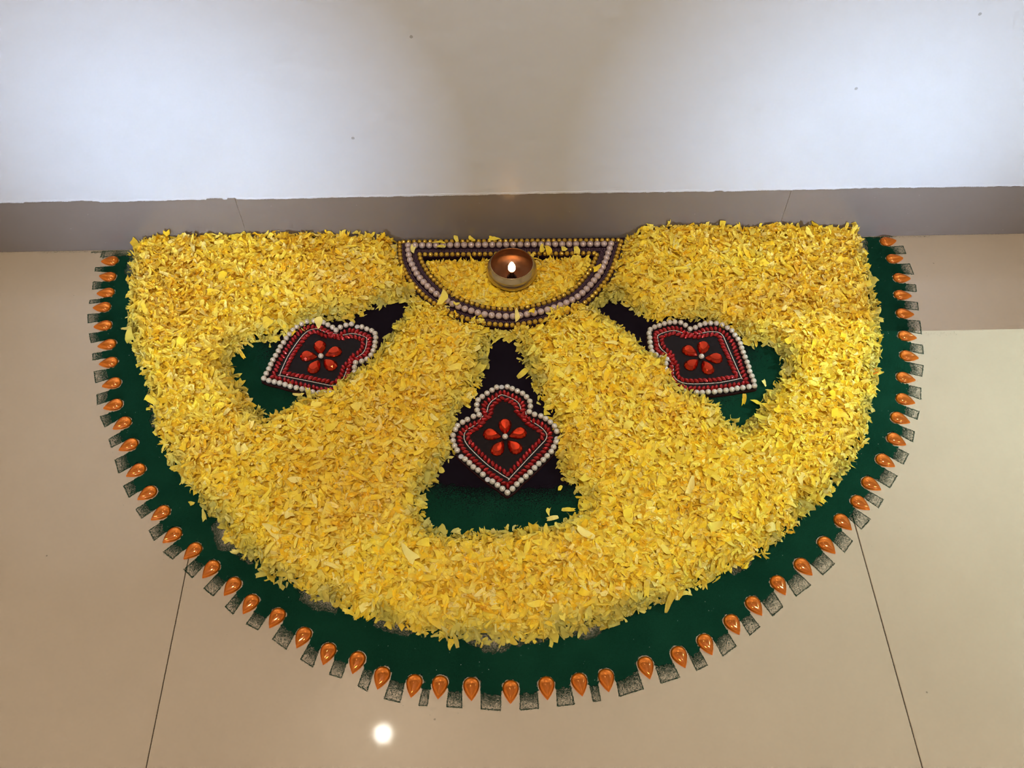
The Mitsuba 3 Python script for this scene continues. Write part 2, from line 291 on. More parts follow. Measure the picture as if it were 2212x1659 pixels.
# lamps on the ceiling, and two added standing spots (outside the picture)
def lathe(profile, n=48):
    m = trimesh.creation.revolve(np.asarray(profile, float), sections=n)
    return m
for i, (x, y, share) in enumerate(PANELS):
    k = key_for('ceiling_panel')
    z = CEILING_Z
    fr = slab(box(-0.17, -0.17, 0.17, 0.17).difference(box(-0.15, -0.15, 0.15, 0.15)), z - 0.02, z - 0.001)
    fr.apply_translation([x, y, 0])
    put(k + '__frame', mikit.ply(fr, 'mat_lamp_body'))
    v = np.array([[x - .15, y - .15, z - .012], [x + .15, y - .15, z - .012], [x + .15, y + .15, z - .012], [x - .15, y + .15, z - .012]])
    put(k + '__diffuser', {**mikit.ply(trimesh.Trimesh(v, [[0, 2, 1], [0, 3, 2]], process=False), 'mat_black'),
                       'emitter': {'type': 'area', 'radiance': rgb(*[PANEL_POWER * c * share for c in WARM])}})
    tag(k, ['square warm ceiling lamp nearest behind the viewer', 'square warm ceiling lamp far back on the left', 'square warm ceiling lamp far back on the right'][i], 'ceiling light', 'square ceiling lamps')
x, y = DOWNLIGHT
k = key_for('downlight')
rim = lathe([[0.027, -0.018], [0.055, -0.012], [0.058, 0.0], [0.027, 0.0], [0.027, -0.018]])
put(k + '__trim', mikit.ply(rim, 'mat_lamp_body', smooth=40), T().translate([x, y, CEILING_Z - 0.001]))
disc = np.array([[0.025 * math.cos(t), 0.025 * math.sin(t), 0] for t in np.linspace(0, 2 * math.pi, 33)[:-1]] + [[0, 0, 0]])
put(k + '__diffuser', {**mikit.ply(trimesh.Trimesh(disc, [[32, (q + 1) % 32, q] for q in range(32)], process=False), 'mat_black'),
                   'emitter': {'type': 'area', 'radiance': rgb(*[DOWNLIGHT_POWER * c for c in (1.0, 0.85, 0.62)])}}, T().translate([x, y, CEILING_Z - 0.010]))
tag(k, 'small round ceiling downlight above the low wall, mirrored in the floor', 'ceiling light')
for i, (a, b) in enumerate([(s[0], s[1]) for s in ADDED_WALL_SPOTS] + [(SIDE_LAMP[0], SIDE_LAMP[1])]):  # first two are the added wall spots, the last is the side lamp
    a, b = np.array(a), np.array(b)
    d = (b - a) / np.linalg.norm(b - a)
    R = trimesh.geometry.align_vectors([0, 0, 1], d)
    can = lathe([[0.0, -0.11], [0.030, -0.11], [0.036, -0.10], [0.036, 0.02], [0.033, 0.02], [0.033, -0.02], [0.0, -0.02]], 32)
    can.apply_transform(R); can.apply_translation(a - d * 0.0)
    k = key_for('spot_lamp')
    put(k + '__housing', mikit.ply(can, 'mat_lamp_body', smooth=35))
    back = a - d * 0.09
    end = np.array([back[0], back[1], 0.012]) if i < 2 else np.array([back[0], back[1], CEILING_Z - 0.003])
    arm = trimesh.creation.cylinder(0.008, segment=[back, end], sections=12)
    if i < 2:
        foot = lathe([[0, 0.0004], [0.11, 0.0004], [0.11, 0.010], [0.104, 0.014], [0, 0.014]], 40)
        foot.apply_translation([back[0], back[1], 0])
        put(k + '__foot', mikit.ply(foot, 'mat_lamp_body', smooth=35))
    put(k + '__arm', mikit.ply(arm, 'mat_lamp_body', smooth=40))
    tag(k, ['added standing spot lamp behind the viewer that brightens the left low wall', 'added standing spot lamp behind the viewer that brightens the right low wall', 'ceiling spot lamp behind the low wall over the right floor'][i], 'spot lamp')

# ---------------------------------------------------------------- outlines of the floor decoration
gems = mm(GEM_SPOTS)
ARC_C = np.array([0.021, 0.955])
gem_out = gems - ARC_C
gem_out /= np.linalg.norm(gem_out, axis=1, keepdims=True)
jit = np.random.default_rng(3).normal(0, math.radians(3.0), len(gems))
gem_dir = np.stack([gem_out[:, 0] * np.cos(jit) - gem_out[:, 1] * np.sin(jit), gem_out[:, 0] * np.sin(jit) + gem_out[:, 1] * np.cos(jit)], 1)
bed_ring = mm(BED_EDGE)
bed_outer = clean_poly(np.vstack([[bed_ring[0, 0], 1.03], bed_ring, [bed_ring[-1, 0], 1.03]]))
bed_outer = clean_poly(smooth_ring(np.array(bed_outer.exterior.coords)[:-1], 0.004, 2))
holes = [clean_poly(smooth_ring(mm(h), 0.004, 2)) for h in (HOLE_LEFT, HOLE_MIDDLE, HOLE_RIGHT)]

# drop-shaped outline, tip towards +x, unit length 1 and half width 0.5
t = np.linspace(0, 2 * math.pi, 37)[:-1]
drop = np.stack([np.cos(t) * 0.5, np.sin(t) * np.abs(np.sin(t / 2)) ** 0.95], 1)
drop[:, 1] *= 0.5 / np.abs(drop[:, 1]).max()

def gem_poly(i, grow=0.0, L=0.0262, Wd=0.0182):
    q = drop * [L, Wd]
    c, s = gem_dir[i]
    q = np.stack([q[:, 0] * c - q[:, 1] * s, q[:, 0] * s + q[:, 1] * c], 1) + gems[i]
    return Polygon(q).buffer(grow)

# frame: straight row plus arc
arc = resample(mm(FRAME_ARC), 0.004)
for _ in range(6):
    arc[1:-1] = 0.5 * arc[1:-1] + 0.25 * (arc[:-2] + arc[2:])
frame_line = Polygon(arc)
board_poly = frame_line.buffer(0.0175, join_style='mitre').intersection(box(-1, 0, 1, WALL_Y - 0.0008)).difference(frame_line.buffer(-0.0208))

# medallion outlines, local and placed
pearl_local = mm(PEARL_SPOTS)
medal_local = Polygon(pearl_local).buffer(0.0036).buffer(-0.002).buffer(0.002)
def placed(poly, spot):
    return affinity.translate(affinity.rotate(poly, spot[2], origin=(0, 0)), spot[0] / 1000, spot[1] / 1000)
medal_polys = [placed(medal_local, s) for s in MEDALLION_SPOTS]

# ---------------------------------------------------------------- coloured powder
grain_tet = np.array([[1, 0, -0.4], [-0.5, 0.87, -0.4], [-0.5, -0.87, -0.4], [0, 0, 0.8]])
def grains(pts, size, z, rng):
    n = len(pts)
    a = rng.uniform(0, 2 * math.pi, n)
    s = size * rng.uniform(0.6, 1.35, n)
    v = np.empty((n, 4, 3))
    v[:, :, 0] = (grain_tet[None, :, 0] * np.cos(a)[:, None] - grain_tet[None, :, 1] * np.sin(a)[:, None]) * s[:, None] + pts[:, :1]
    v[:, :, 1] = (grain_tet[None, :, 0] * np.sin(a)[:, None] + grain_tet[None, :, 1] * np.cos(a)[:, None]) * s[:, None] + pts[:, 1:2]
    v[:, :, 2] = grain_tet[None, :, 2] * s[:, None] * 0.7 + z + 0.28 * s[:, None]
    f = np.array([[0, 1, 3], [1, 2, 3], [2, 0, 3]])
    f = (f[None] + (np.arange(n) * 4)[:, None, None]).reshape(-1, 3)
    return trimesh.Trimesh(v.reshape(-1, 3), f, process=False)

rng = np.random.default_rng(21)
out_line = gems + gem_out * 0.0210
out_line = np.vstack([[out_line[0, 0] + 0.004, out_line[0, 1] + 0.018], out_line, [out_line[-1, 0] + 0.012, WALL_Y - 0.001]])
out_line[0, 1] = min(out_line[0, 1], WALL_Y - 0.012)
solid_line = gems + gem_out * (rng.uniform(-0.004, 0.004, len(gems))[:, None] + 0.0030 + 0.003 * (np.arange(len(gems)) < 14)[:, None])
solid_line = np.vstack([[solid_line[0, 0] + 0.006, WALL_Y - 0.014], solid_line, [solid_line[-1, 0] - 0.004, WALL_Y - 0.004]])
inside = bed_outer.buffer(-0.018)
full = clean_poly(np.vstack([out_line, [[out_line[-1, 0], WALL_Y - 0.001], [out_line[0, 0], WALL_Y - 0.001]]]))
slots = []
for i in range(len(gems)):
    g = gem_poly(i, 0.0011)
    far = affinity.translate(g, *(gem_dir[i] * 0.045))
    slots.append(unary_union([g, far]).convex_hull)
slots = unary_union(slots)
teeth = full.difference(slots).difference(inside)
solid = clean_poly(np.vstack([solid_line, [[0.5, WALL_Y - 0.003], [-0.5, WALL_Y - 0.016]]])).difference(slots).difference(inside)
thin_spots = [(-0.535, 0.690, 0.014), (-0.515, 0.655, 0.012), (-0.337, 0.497, 0.020), (-0.327, 0.475, 0.014), (-0.215, 0.418, 0.016), (-0.13, 0.375, 0.014), (-0.015, 0.352, 0.018), (0.03, 0.352, 0.012), (0.097, 0.372, 0.016), (0.29, 0.452, 0.012), (-0.555, 0.97, 0.02), (0.565, 0.985, 0.018), (-0.545, 0.79, 0.010)]
def blob(a, b, r, k):
    line = bed_outer.exterior
    s0 = line.project(Point(a, b))
    c0, c1 = line.interpolate(s0), line.interpolate(s0 + 0.002)
    tx = np.array([c1.x - c0.x, c1.y - c0.y]); tx /= np.linalg.norm(tx)
    nx = np.array([tx[1], -tx[0]])
    tt = np.linspace(0, 2 * math.pi, 60)[:-1]
    rr = 0.55 + 0.9 * meshkit.fbm(np.stack([np.cos(tt) * 1.3, np.sin(tt) * 1.3, tt * 0 + k], 1), 3, 8)
    return Polygon(np.array([c0.x, c0.y]) + (np.cos(tt) * rr * r * 1.7)[:, None] * tx + (np.sin(tt) * rr * r * 0.85)[:, None] * nx).buffer(0)
thin = unary_union([blob(a, b, r, k) for k, (a, b, r) in enumerate(thin_spots)])
solid = ragged(solid.difference(thin), 0.0034, 0.0028, 0.0009, 2)
p = sample_in(teeth.difference(solid.buffer(-0.0006)), 330000, rng)
d_edge = distance_to(teeth.boundary, p)
rad = distance_to(solid, p)
keep_p = np.clip(1.0 - rad / 0.0150, 0.24, 1.0)
keep_p = np.where(d_edge < 0.0010, 1.0, keep_p)
side = p[:, 0] > 0.25
keep_p = np.where(side & (d_edge > 0.0011), keep_p * 0.75, keep_p)
p = p[(rng.uniform(0, 1, len(p)) < keep_p)]
stray = gems[rng.integers(0, len(gems), 260)] + gem_out[rng.integers(0, len(gems), 260)] * 0 + rng.normal(0, 0.022, (260, 2))
stray = np.vstack([stray, np.stack([rng.uniform(-0.70, -0.60, 260), rng.normal(WALL_Y - 0.0022, 0.0007, 260)], 1), np.stack([rng.uniform(-0.625, -0.603, 420), rng.normal(WALL_Y - 0.0035, 0.0013, 420)], 1),
                   np.stack([rng.normal(-0.6035, 0.0007, 220), rng.uniform(WALL_Y - 0.018, WALL_Y - 0.002, 220)], 1), np.stack([rng.uniform(0.59, 0.68, 200), rng.normal(WALL_Y - 0.002, 0.0008, 200)], 1),
                   np.stack([rng.uniform(0.61, 0.66, 70), rng.normal(0.800, 0.003, 70)], 1)])
stray = stray[(stray[:, 1] < WALL_Y - 0.0008)]
stray = stray[~shapely.contains_xy(unary_union([gem_poly(i, 0.001) for i in range(len(gems))]), stray[:, 0], stray[:, 1])]
k = key_for('green_powder')
put(k, mikit.ply(slab(solid, 0.0001, 0.0010), 'mat_green_powder'))
put(k + '__loose_grains', mikit.ply(grains(np.vstack([p, p + rng.normal(0, 0.00042, p.shape), stray]), 0.00031, 0.0001, rng), 'mat_green_powder'))
tag(k, 'band of dark green powder with toothed outer edge around the yellow petal bed', 'coloured powder', 'coloured powder on the floor', 'stuff')
tag(k + '__loose_grains', kind='stuff')
put(k + '__pale_specks', mikit.ply(grains(sample_in(solid, 170, rng), 0.00055, 0.0009, rng), 'mat_glue'))
tag(k + '__pale_specks', 'pale specks', kind='stuff')

FRAME_C = np.array([0.021, 0.985])
names = ['left', 'middle', 'right']
for i, h in enumerate(holes):
    patch = h.buffer(0.014)
    r0 = (0.376, 0.424, 0.380)[i]
    near = Point(*FRAME_C).buffer(r0, 96)
    green = ragged(patch.difference(near.buffer(-0.006)), 0.0015, 0.004, 0.001, 30 + i)
    black = ragged(patch.intersection(near), 0.004, 0.008, 0.001, 40 + i)
    kg = key_for('green_powder')
    put(kg, mikit.ply(slab(green, 0.0001, 0.0009), 'mat_green_powder'))
    tag(kg, ['dark green powder patch around the left jewelled medallion tip', 'dark green powder patch below the middle jewelled medallion tip', 'dark green powder patch around the right jewelled medallion tip'][i], 'coloured powder', 'coloured powder on the floor', 'stuff')
    kb = key_for('black_powder')
    put(kb, mikit.ply(slab(black, 0.0001, 0.0012), 'mat_black_powder'))
    q = sample_in(patch.intersection(Point(*FRAME_C).buffer(r0 + 0.045, 64)).difference(Point(*FRAME_C).buffer(r0 - 0.008, 64)), 60000, rng)
    rr = np.linalg.norm(q - FRAME_C, axis=1) - r0
    q = q[(rr > -0.004) & (rng.uniform(0, 1, len(q)) < 1.0 * np.exp(-np.maximum(rr, 0) / 0.011))]
    put(kb + '__loose_grains', mikit.ply(grains(q, 0.00050, 0.0009, rng), 'mat_black_powder'))
    tag(kb, ['black powder patch between left medallion and beaded half-moon frame', 'black powder strip between middle medallion and beaded half-moon frame', 'black powder patch between right medallion and beaded half-moon frame'][i], 'coloured powder', 'coloured powder on the floor', 'stuff')
    tag(kb + '__loose_grains', kind='stuff')

under = ragged(frame_line.buffer(0.004).intersection(box(-1, 0, 1, WALL_Y - 0.004)), 0.002, 0.006, 0.001, 50)
kb = key_for('black_powder')
put(kb, mikit.ply(slab(under, 0.0001, 0.0010), 'mat_black_powder'))
tag(kb, 'black powder showing under the top bead rows inside the half-moon frame', 'coloured powder', 'coloured powder on the floor', 'stuff')

# ---------------------------------------------------------------- orange drop gems
def drop_dome(L, Wd, H, rim=0.0009, levels=(1.0, 1.0, 0.94, 0.84, 0.68, 0.46, 0.22), n=36):
    tt = np.linspace(0, 2 * math.pi, n + 1)[:-1]
    o = np.stack([np.cos(tt) * 0.5, np.sin(tt) * np.abs(np.sin(tt / 2)) ** 0.95], 1)
    o[:, 1] *= 0.5 / np.abs(o[:, 1]).max()
    o = o * [L, Wd]
    c = np.array([-0.10 * L, 0.0])                           # the top of the dome sits over the round end
    v = []
    for j, s in enumerate(levels):
        z = 0.0 if j == 0 else rim + (H - rim) * (1 - s ** 2.3) ** 0.62 if s < 1 else rim
        v.append(np.column_stack([c + (o - c) * s, np.full(n, z)]))
    v.append([[c[0], c[1], H]])
    v = np.vstack(v)
    f = []
    for j in range(len(levels) - 1):
        for q in range(n):
            a, b = j * n + q, j * n + (q + 1) % n
            f += [[a, b, b + n], [a, b + n, a + n]]
    top = (len(levels) - 1) * n
    f += [[top + q, top + (q + 1) % n, len(v) - 1] for q in range(n)]
    f += [[0, (q + 1), q] for q in range(1, n - 1)]
    return trimesh.Trimesh(v, f, process=False)

gem_ply = mikit.ply(drop_dome(0.0262, 0.0182, 0.0066), 'mat_orange_gem', smooth=50)
for i in range(len(gems)):
    k = key_for('teardrop_gem')
    a = math.degrees(math.atan2(gem_dir[i, 1], gem_dir[i, 0]))
    put(k, gem_ply, T().translate([gems[i, 0], gems[i, 1], 0.0002]).rotate([0, 0, 1], a))
    n = len(gems)
    where = f'{ordinal(i + 1)} from the left end at the wall' if i < n // 2 else f'{ordinal(n - i)} from the right end at the wall'
    tag(k, f'orange teardrop gem along the green powder edge, {where}', 'gem', 'orange teardrop gems around the powder edge')

# ---------------------------------------------------------------- jewelled medallions
def faceted_drop(L, Wd, H):
    n = 14
    tt = np.linspace(0, 2 * math.pi, n + 1)[:-1]
    def ring(t, s, z):
        o = np.stack([np.cos(t) * 0.5, np.sin(t) * np.abs(np.sin(t / 2)) ** 0.8], 1)
        o = o * [L, Wd * 0.62]
        c = np.array([-0.10 * L, 0.0])
        return np.column_stack([c + (o - c) * s, np.full(len(t), z)])
    h = math.pi / n
    rings = [ring(tt, 1.0, 0.0), ring(tt, 1.0, 0.0012), ring(tt + h, 0.80, H * 0.62), ring(tt, 0.60, H * 0.95), ]
    v = np.vstack(rings + [[[-0.10 * L, 0, H]]])
    f = []
    for q in range(n):
        f += [[q, (q + 1) % n, n + (q + 1) % n], [q, n + (q + 1) % n, n + q]]
        a, b, c_ = n + q, n + (q + 1) % n, 2 * n + q
        f += [[a, b, c_], [b, 2 * n + (q + 1) % n, c_]]
        a, b, c_ = 2 * n + q, 2 * n + (q + 1) % n, 3 * n + (q + 1) % n
        f += [[a, b, c_], [3 * n + q, a, c_]]
        f += [[3 * n + q, 3 * n + (q + 1) % n, 4 * n]]
    f += [[0, q + 1, q] for q in range(1, n - 1)]
    return trimesh.Trimesh(v, f, process=False)

def marquise(L, Wd, H):
    u = np.linspace(-1, 1, 7)
    o = np.concatenate([np.stack([u * L / 2, (1 - u ** 2) * Wd / 2], 1)[:-1], np.stack([u[::-1] * L / 2, -(1 - u[::-1] ** 2) * Wd / 2], 1)[:-1]])
    n = len(o)
    v = np.vstack([np.column_stack([o, np.zeros(n)]), np.column_stack([o, np.full(n, H * 0.30)]), np.column_stack([o * [0.55, 0.5], np.full(n, H)])])
    f = []
    for q in range(n):
        r = (q + 1) % n
        f += [[q, n + r, r], [q, n + q, n + r], [n + q, 2 * n + r, n + r], [n + q, 2 * n + q, 2 * n + r]]
    f += [[2 * n, 2 * n + q + 1, 2 * n + q] for q in range(1, n - 1)] + [[0, q, q + 1] for q in range(1, n - 1)]
    return trimesh.Trimesh(v, f, process=False)

def ball(r, sub=2):
    return trimesh.creation.icosphere(subdivisions=sub, radius=r)

BOARD_T = 0.0045
pearl_ply = mikit.ply(ball(0.0039), 'mat_pearl', smooth=True)
stone_plies = [mikit.ply(marquise(0.0097, 0.0054, h), 'mat_red_stone') for h in (0.0028, 0.0033)]
flower_ply = mikit.ply(faceted_drop(0.0250, 0.0182, 0.0062), 'mat_flower_gem')
glue_ply = mikit.ply(lathe([[0, 0], [0.0036, 0], [0.0034, 0.0008], [0.0026, 0.0012], [0, 0.0013]], 20), 'mat_glue', smooth=40)
board_ply = mikit.ply(slab(medal_local, 0.0, BOARD_T), 'mat_medallion_board')
rim_ply = mikit.ply(slab(medal_local.buffer(0.0007).difference(medal_local.buffer(-0.0004)), 0.0001, BOARD_T - 0.0004), 'mat_board_edge')
chain = mm(CHAIN_LINE)
chain_parts = [chain[:26], np.vstack([chain[26:], [[2.0 / 1000, -63.5 / 1000]]])]
pts = []
for c in chain_parts:
    c = resample(c, 0.0015)
    for _ in range(3): c[1:-1] = 0.5 * c[1:-1] + 0.25 * (c[:-2] + c[2:])
    pts.append(resample(c, 0.00165))
pts = np.vstack(pts)
bd = ball(0.00080, 1)
chain_mesh = trimesh.Trimesh((bd.vertices[None] + np.column_stack([pts, np.full(len(pts), BOARD_T + 0.0007)])[:, None]).reshape(-1, 3), (bd.faces[None] + (np.arange(len(pts)) * len(bd.vertices))[:, None, None]).reshape(-1, 3), process=False)
chain_ply = mikit.ply(chain_mesh, 'mat_silver', smooth=True)

def stone_row(poly, spacing, turn):
    out = []
    q = np.array(poly.exterior.coords)[:-1]
    if Polygon(q).exterior.is_ccw: q = q[::-1]               # clockwise seen from above: up the left side
    start = np.argmin(q[:, 1]); q = np.roll(q, -start, 0)
    r = resample(q, spacing, True)
    dv = np.roll(r, -1, 0) - np.roll(r, 1, 0)
    ang = np.degrees(np.arctan2(dv[:, 1], dv[:, 0]))
    for p_, a_ in zip(r, ang):
        if p_[1] < -0.070: a_, tu = 90, 0
        else: tu = -turn if p_[0] < 0 else turn
        out.append((p_[0], p_[1], a_ + tu))
    return out
outer_row = stone_row(Polygon(pearl_local).buffer(-0.0086), 0.0062, -62)
inner_row = stone_row(Polygon(chain).buffer(-0.0056), 0.0063, 46)

glue_spots = [{4, 10, 28, 43}, {24}, {11}]
medal_labels = ['middle lobed black board with red stones and pearls, its tip towards the viewer',
                'left lobed black board with red stones and pearls, tip pointing left into green powder',
                'right lobed black board with red stones and pearls, tip pointing right into green powder']
for mi_, spot in enumerate(MEDALLION_SPOTS):
    root = key_for('jewelled_medallion')
    rng = np.random.default_rng(70 + mi_)
    B = T().translate([spot[0] / 1000, spot[1] / 1000, 0.0014]).rotate([0, 0, 1], spot[2])
    put(root + '__board', board_ply, B)
    put(root + '__board_edge', rim_ply, B)
    tag(root, medal_labels[mi_], 'decoration', 'lobed jewelled medallions')
    np_, ns_, nf_, ng_ = 0, 0, 0, 0
    name = lambda base, n: base if n == 0 else f'{base}_{n:03d}'
    for i, (x, y) in enumerate(pearl_local):
        if i in glue_spots[mi_]:
            kk = put(f'{root}__{name("glue_spot", ng_)}', glue_ply, B.translate([x, y, BOARD_T])); ng_ += 1
            tag(kk, 'flat white glue spot where a pearl is missing')
        else:
            put(f'{root}__{name("pearl", np_)}', pearl_ply, B.translate([x + rng.normal(0, .0002), y + rng.normal(0, .0002), BOARD_T + 0.0036])); np_ += 1
    for row in (outer_row, inner_row):
        for x, y, a in row:
            put(f'{root}__{name("red_stone", ns_)}', stone_plies[ns_ % 2],
                B.translate([x + rng.normal(0, .00025), y + rng.normal(0, .00025), BOARD_T + 0.0002]).rotate([0, 0, 1], a + rng.normal(0, 7)).rotate([1, 0, 0], rng.normal(0, 6)).rotate([0, 1, 0], rng.normal(0, 4))); ns_ += 1
    put(root + '__bead_chain', chain_ply, B)
    tag(root + '__bead_chain', 'silver bead chain', kind='stuff')
    for a in (91, 19, 163, 235, 307):
        a += rng.normal(0, 3)
        cx, cy = 0.0178 * math.cos(math.radians(a)), 0.0178 * math.sin(math.radians(a))
        put(f'{root}__flower__{name("gem", nf_)}', flower_ply, B.translate([cx, cy, BOARD_T]).rotate([0, 0, 1], a + 180).rotate([1, 0, 0], rng.normal(0, 3))); nf_ += 1
    put(root + '__flower__centre_pearl', pearl_ply, B.translate([0, 0, BOARD_T + 0.0038]))

# ---------------------------------------------------------------- beaded half-moon frame
root = key_for('beaded_frame')
FZ0, FZ1 = 0.0045, 0.0100
put(root + '__board', mikit.ply(slab(board_poly, FZ0, FZ1), 'mat_frame_board'))
put(root + '__underside_spacer', mikit.ply(slab(board_poly.buffer(-0.004), 0.0012, FZ0 + 0.0002), 'mat_board_edge'))
tag(root, 'half-moon frame of pearls, gold beads and tiny purple beads around the oil lamp', 'decoration')
frame_pearl = mikit.ply(ball(0.0050), 'mat_pink_pearl', smooth=True)
gold = lathe([[0, 0], [0.0037, 0], [0.0038, 0.0012], [0.0031, 0.0032], [0.0016, 0.0046], [0.0, 0.0050]], 9)
gold_ply = mikit.ply(gold, 'mat_gold_bead')
rng = np.random.default_rng(77)
A, Bp = arc[0], arc[-1]
top_row = resample(np.array([A, Bp]), 0.0106)
arc_row = resample(arc, 0.0103)[1:-1]
n = 0
for x, y in np.vstack([top_row, arc_row]):
    put(f'{root}__pearl' + ('' if n == 0 else f'_{n:03d}'), frame_pearl, T().translate([x, y, FZ1 + 0.0045])); n += 1
def offset_row(dist, spacing, top_dist=None):
    g = frame_line.buffer(dist, join_style='mitre') if dist < 0 else frame_line.buffer(dist, join_style='mitre', mitre_limit=2.0)
    if top_dist is not None:
        a_, b_ = np.array(A), np.array(Bp)
        nrm = np.array([-(b_ - a_)[1], (b_ - a_)[0]]) / np.linalg.norm(b_ - a_)
        e = a_ + nrm * top_dist - (b_ - a_) * 3, b_ + nrm * top_dist + (b_ - a_) * 3
        g = g.intersection(Polygon([e[0], e[1], e[1] - nrm * 2, e[0] - nrm * 2]))
    return resample(np.array(g.exterior.coords)[:-1], spacing, True)
n = 0
for row in (offset_row(0.0133, 0.0083, 0.0112), offset_row(-0.0163, 0.0083)):
    for x, y in row:
        put(f'{root}__gold_bead' + ('' if n == 0 else f'_{n:03d}'), gold_ply, T().translate([x, min(y, WALL_Y - 0.0046), FZ1]).rotate([0, 0, 1], rng.uniform(0, 360)).rotate([1, 0, 0], rng.normal(0, 5))); n += 1
pts = np.vstack([offset_row(0.0064, 0.0025), offset_row(0.0088, 0.0025, 0.0075), offset_row(-0.0066, 0.0025), offset_row(-0.0090, 0.0025), offset_row(-0.0112, 0.0025)])
bd = ball(0.00115, 1)
pm = trimesh.Trimesh((bd.vertices[None] + np.column_stack([pts, np.full(len(pts), FZ1 + 0.0009)])[:, None]).reshape(-1, 3), (bd.faces[None] + (np.arange(len(pts)) * len(bd.vertices))[:, None, None]).reshape(-1, 3), process=False)
put(root + '__purple_beads', mikit.ply(pm, 'mat_purple_bead', smooth=True))
tag(root + '__purple_beads', 'rows of tiny purple beads', kind='stuff')

# ---------------------------------------------------------------- oil lamp
LAMP = np.array([0.0227, 0.9105, 0.0125])
root = key_for('oil_lamp')
outer = [[0.0, 0.0], [0.018, 0.0], [0.0205, 0.0012], [0.0285, 0.0050], [0.0345, 0.0115], [0.0372, 0.0185], [0.0366, 0.0245], [0.0338, 0.0300], [0.0318, 0.0330], [0.0316, 0.0338], [0.0309, 0.0340]]
inner = [[0.0309, 0.0340], [0.0303, 0.0332], [0.0322, 0.0298], [0.0344, 0.0240], [0.0345, 0.0180], [0.0318, 0.0120], [0.0260, 0.0068], [0.0180, 0.0040], [0.0, 0.0032]]
def fine(profile, k=4):
    p_ = np.array(profile); s_ = np.arange(len(p_))
    tt_ = np.linspace(0, len(p_) - 1, (len(p_) - 1) * k + 1)
    from scipy.interpolate import PchipInterpolator
    return np.stack([PchipInterpolator(s_, p_[:, 0])(tt_), PchipInterpolator(s_, p_[:, 1])(tt_)], 1)
at = T().translate(LAMP.tolist())
put(root + '__bowl', mikit.ply(lathe(fine(outer), 72), {'type': 'twosided', 'bsdf': {'type': 'ref', 'id': 'mat_brass'}}, smooth=True), at)
put(root + '__bowl_inside', mikit.ply(lathe(fine(inner), 72), {'type': 'twosided', 'bsdf': {'type': 'ref', 'id': 'mat_bowl_inside'}}, smooth=True), at)
tag(root + '__bowl_inside', 'copper-brown inside of the brass bowl')
holder = join([lathe([[0, 0.003], [0.0075, 0.003], [0.0070, 0.0048], [0.0040, 0.0058], [0.0032, 0.0072], [0.0032, 0.0150], [0.0044, 0.0168], [0.0040, 0.0180], [0.0, 0.0180]], 24)])
for s in (-1, 1):
    b_ = block(-0.0012, 0.0012, -0.0016, 0.0016, 0.0, 0.0042, 0.0003); b_.apply_translation([s * 0.0052, -0.001, 0.0045]); holder = join([holder, b_])
put(root + '__wick_holder', mikit.ply(holder, 'mat_soot', smooth=35), at)
put(root + '__wick_holder__wick', mikit.ply(lathe([[0, 0.017], [0.0022, 0.017], [0.0020, 0.0225], [0.0, 0.0235]], 12), 'mat_wick', smooth=35), at)
flame = lathe(fine([[0.0, 0.0185], [0.0040, 0.0195], [0.0056, 0.0228], [0.0054, 0.0270], [0.0034, 0.0325], [0.0, 0.0375]]), 24)
put(root + '__flame', {**mikit.ply(flame, 'mat_black', smooth=True), 'emitter': {'type': 'area', 'radiance': rgb(*FLAME)}}, at)
tag(root + '__flame', 'bright yellow-white flame')
tag(root, 'small round brass oil lamp with one lit flame on petals inside the beaded frame', 'oil lamp')

